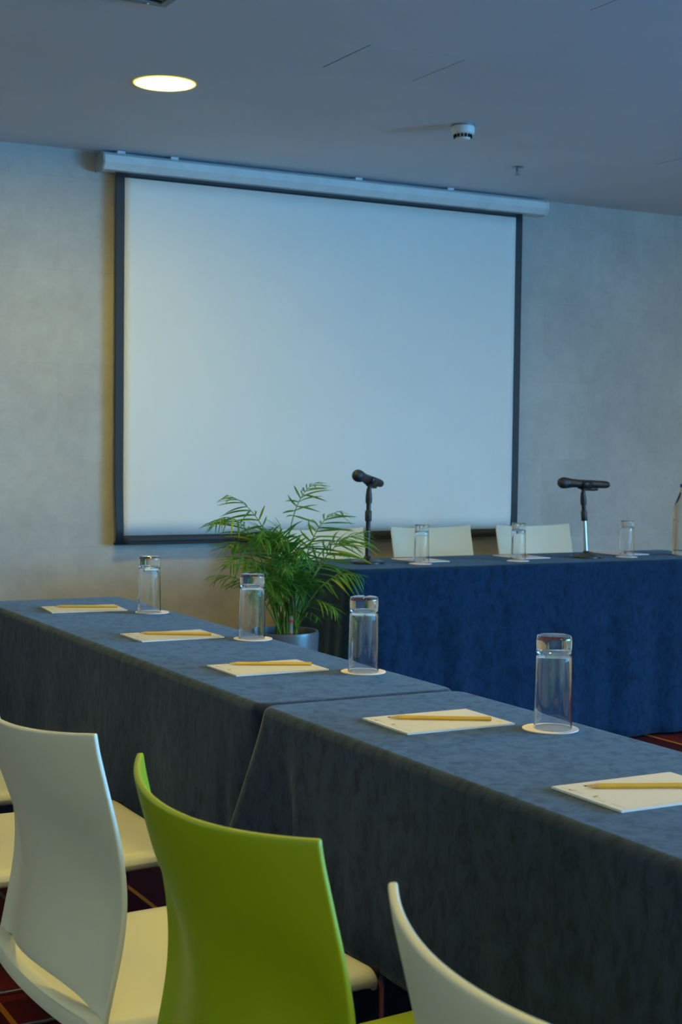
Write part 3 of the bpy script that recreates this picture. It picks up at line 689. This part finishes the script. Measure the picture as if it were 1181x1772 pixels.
# leaflet meshes: unit length along +X, leaf normal +Z
def leaflet_mesh(droop, wid, curve):
    n_ = 9; pts = []
    for i in range(n_):
        s = i / (n_ - 1); wv = wid * (sin(pi * min(1, s * 0.93 + 0.07)) ** 0.7) * (1 - s * 0.25); z = -droop * s * s; y0 = curve * s * s
        if i == n_ - 1: wv = 0.0004
        pts += [(s, y0 - wv, z + wv * 0.35), (s, y0, z), (s, y0 + wv, z + wv * 0.35)]
    return MB().grid(pts, 3, n_)
LEAF = [leaflet_mesh(dr, wd, cv).mesh('leaflet', M['leaf']) for dr, wd, cv in ((0.18, 0.044, 0.04), (0.30, 0.050, -0.06), (0.42, 0.042, 0.08), (0.26, 0.054, -0.07), (0.52, 0.046, 0.0))]
def frond(path, nleaf, lmax, spread, start, rng, stuff=None, droop=0.35, twist=0.0):
    """path: world points base > control > tip (quadratic); leaflets in pairs along the outer part"""
    a, b, c = [Vector(q) - O for q in path]; n_ = 26
    P = [bezier(a, b, c, i / n_) for i in range(n_ + 1)]
    tgt = MB().tube(P, [0.0034 * (1 - 0.8 * i / n_) for i in range(n_ + 1)], 6)
    fr = part('frond', tgt, M['stem'], t) if stuff is None else None
    if stuff is not None:
        stuff[0].add(tgt.v, tgt.f)
    for k in range(nleaf):
        s = start + (1 - start) * (k + 0.3) / nleaf
        p = bezier(a, b, c, s); tg = ((b - a) * 2 * (1 - s) + (c - b) * 2 * s).normalized()
        side = tg.cross(Vector((0, 0, 1)))
        if side.length < 0.2: side = Vector((1, 0.3, 0))
        side.normalize(); side = Matrix.Rotation(twist, 3, tg) @ side; upv = side.cross(tg).normalized()
        q = (s - start) / (1 - start); ln = lmax * (0.55 + 0.75 * sin(pi * min(1, 0.18 + 0.80 * q)) - 0.25 * q)
        ang = radians(spread) * (1.05 - 0.55 * q)
        for sg in (-1, 1):
            a2 = ang * rng.uniform(0.85, 1.15); l2 = ln * rng.uniform(0.85, 1.12)
            d = (tg * cos(a2) + side * sg * sin(a2) + upv * rng.uniform(0.05, 0.25) - Vector((0, 0, 1)) * droop * rng.uniform(0.3, 1)).normalized()
            nn = (upv + Vector((rng.uniform(-.3, .3), rng.uniform(-.3, .3), 0))); nn = (nn - d * nn.dot(d)).normalized(); yv = nn.cross(d)
            me = LEAF[rng.randrange(len(LEAF))]
            wsc = max(0.07, l2 * 0.85)
            mt = Matrix(((d.x * l2, yv.x * wsc, nn.x * l2, p.x), (d.y * l2, yv.y * wsc, nn.y * l2, p.y), (d.z * l2, yv.z * wsc, nn.z * l2, p.z), (0, 0, 0, 1)))
            if stuff is None:
                o = obj('leaflet', me, fr); o.matrix_local = mt
            else:
                stuff[1].add([mt @ v.co for v in me.vertices], [tuple(pl.vertices) for pl in me.polygons])
def pp(px, py, dy=0.0): return at_y(px, py, PY + dy)
rg = random.Random(21)
def base_pt(px): return pp(px, 1098, rg.uniform(-0.03, 0.05))
FR = [  # base px, control (px,py,dy), tip (px,py,dy), leaf pairs, leaf length, spread, start
    (492, (486, 850, 0.02), (553, 834, 0.02), 12, 0.068, 50, 0.60),
    (500, (480, 880, 0.05), (391, 856, 0.06), 11, 0.075, 48, 0.52),
    (484, (440, 850, -0.06), (367, 905, -0.10), 13, 0.085, 50, 0.45),
    (505, (528, 890, 0.02), (592, 884, 0.05), 12, 0.085, 45, 0.50),
    (508, (548, 930, -0.02), (634, 921, -0.04), 12, 0.095, 38, 0.50),
    (506, (560, 970, -0.08), (627, 997, -0.16), 11, 0.075, 52, 0.52),
    (510, (535, 1010, -0.09), (582, 1056, -0.17), 10, 0.070, 45, 0.42),
    (486, (440, 980, -0.02), (362, 998, 0.00), 11, 0.055, 50, 0.52),
    (488, (455, 930, -0.05), (396, 978, -0.12), 12, 0.075, 50, 0.50),
    (494, (470, 880, -0.06), (446, 948, -0.16), 8, 0.085, 45, 0.42),
    (500, (505, 900, -0.05), (525, 962, -0.17), 8, 0.085, 48, 0.42),
    (490, (470, 960, -0.09), (444, 1030, -0.18), 10, 0.075, 45, 0.40),
    (505, (540, 960, 0.06), (600, 955, 0.12), 8, 0.08, 45, 0.45),
    (512, (530, 1040, -0.06), (551, 1072, -0.12), 6, 0.045, 50, 0.4),
    (486, (430, 905, 0.00), (398, 945, -0.04), 9, 0.08, 50, 0.50),
    (506, (545, 905, 0.05), (612, 940, 0.06), 9, 0.085, 45, 0.50),
]
for (bx, cpt, tip, nl, lm, spd, st) in FR:
    frond((base_pt(bx), pp(*cpt), pp(*tip)), nl, lm * 1.22, spd * 1.15, st - 0.05, rg, None, 0.60, rg.uniform(-0.5, 0.5))
st_ = (MB(), MB())
for k in range(24):
    bx = rg.uniform(475, 516); ang = rg.uniform(-1, 1); hgt = rg.uniform(935, 1050)
    tx = 495 + ang * rg.uniform(30, 88); dy = rg.uniform(-0.20, 0.20)
    frond((base_pt(bx), pp(493 + ang * 18, hgt - 70, dy * 0.4), pp(tx, hgt, dy)), 11, 0.085, 50, 0.36, rg, st_, 0.35, rg.uniform(-0.6, 0.6))
o = part('inner_stems', st_[0], M['stem'], t); o['kind'] = 'stuff'
o = part('inner_leaves', st_[1], M['leaf'], t); o['kind'] = 'stuff'
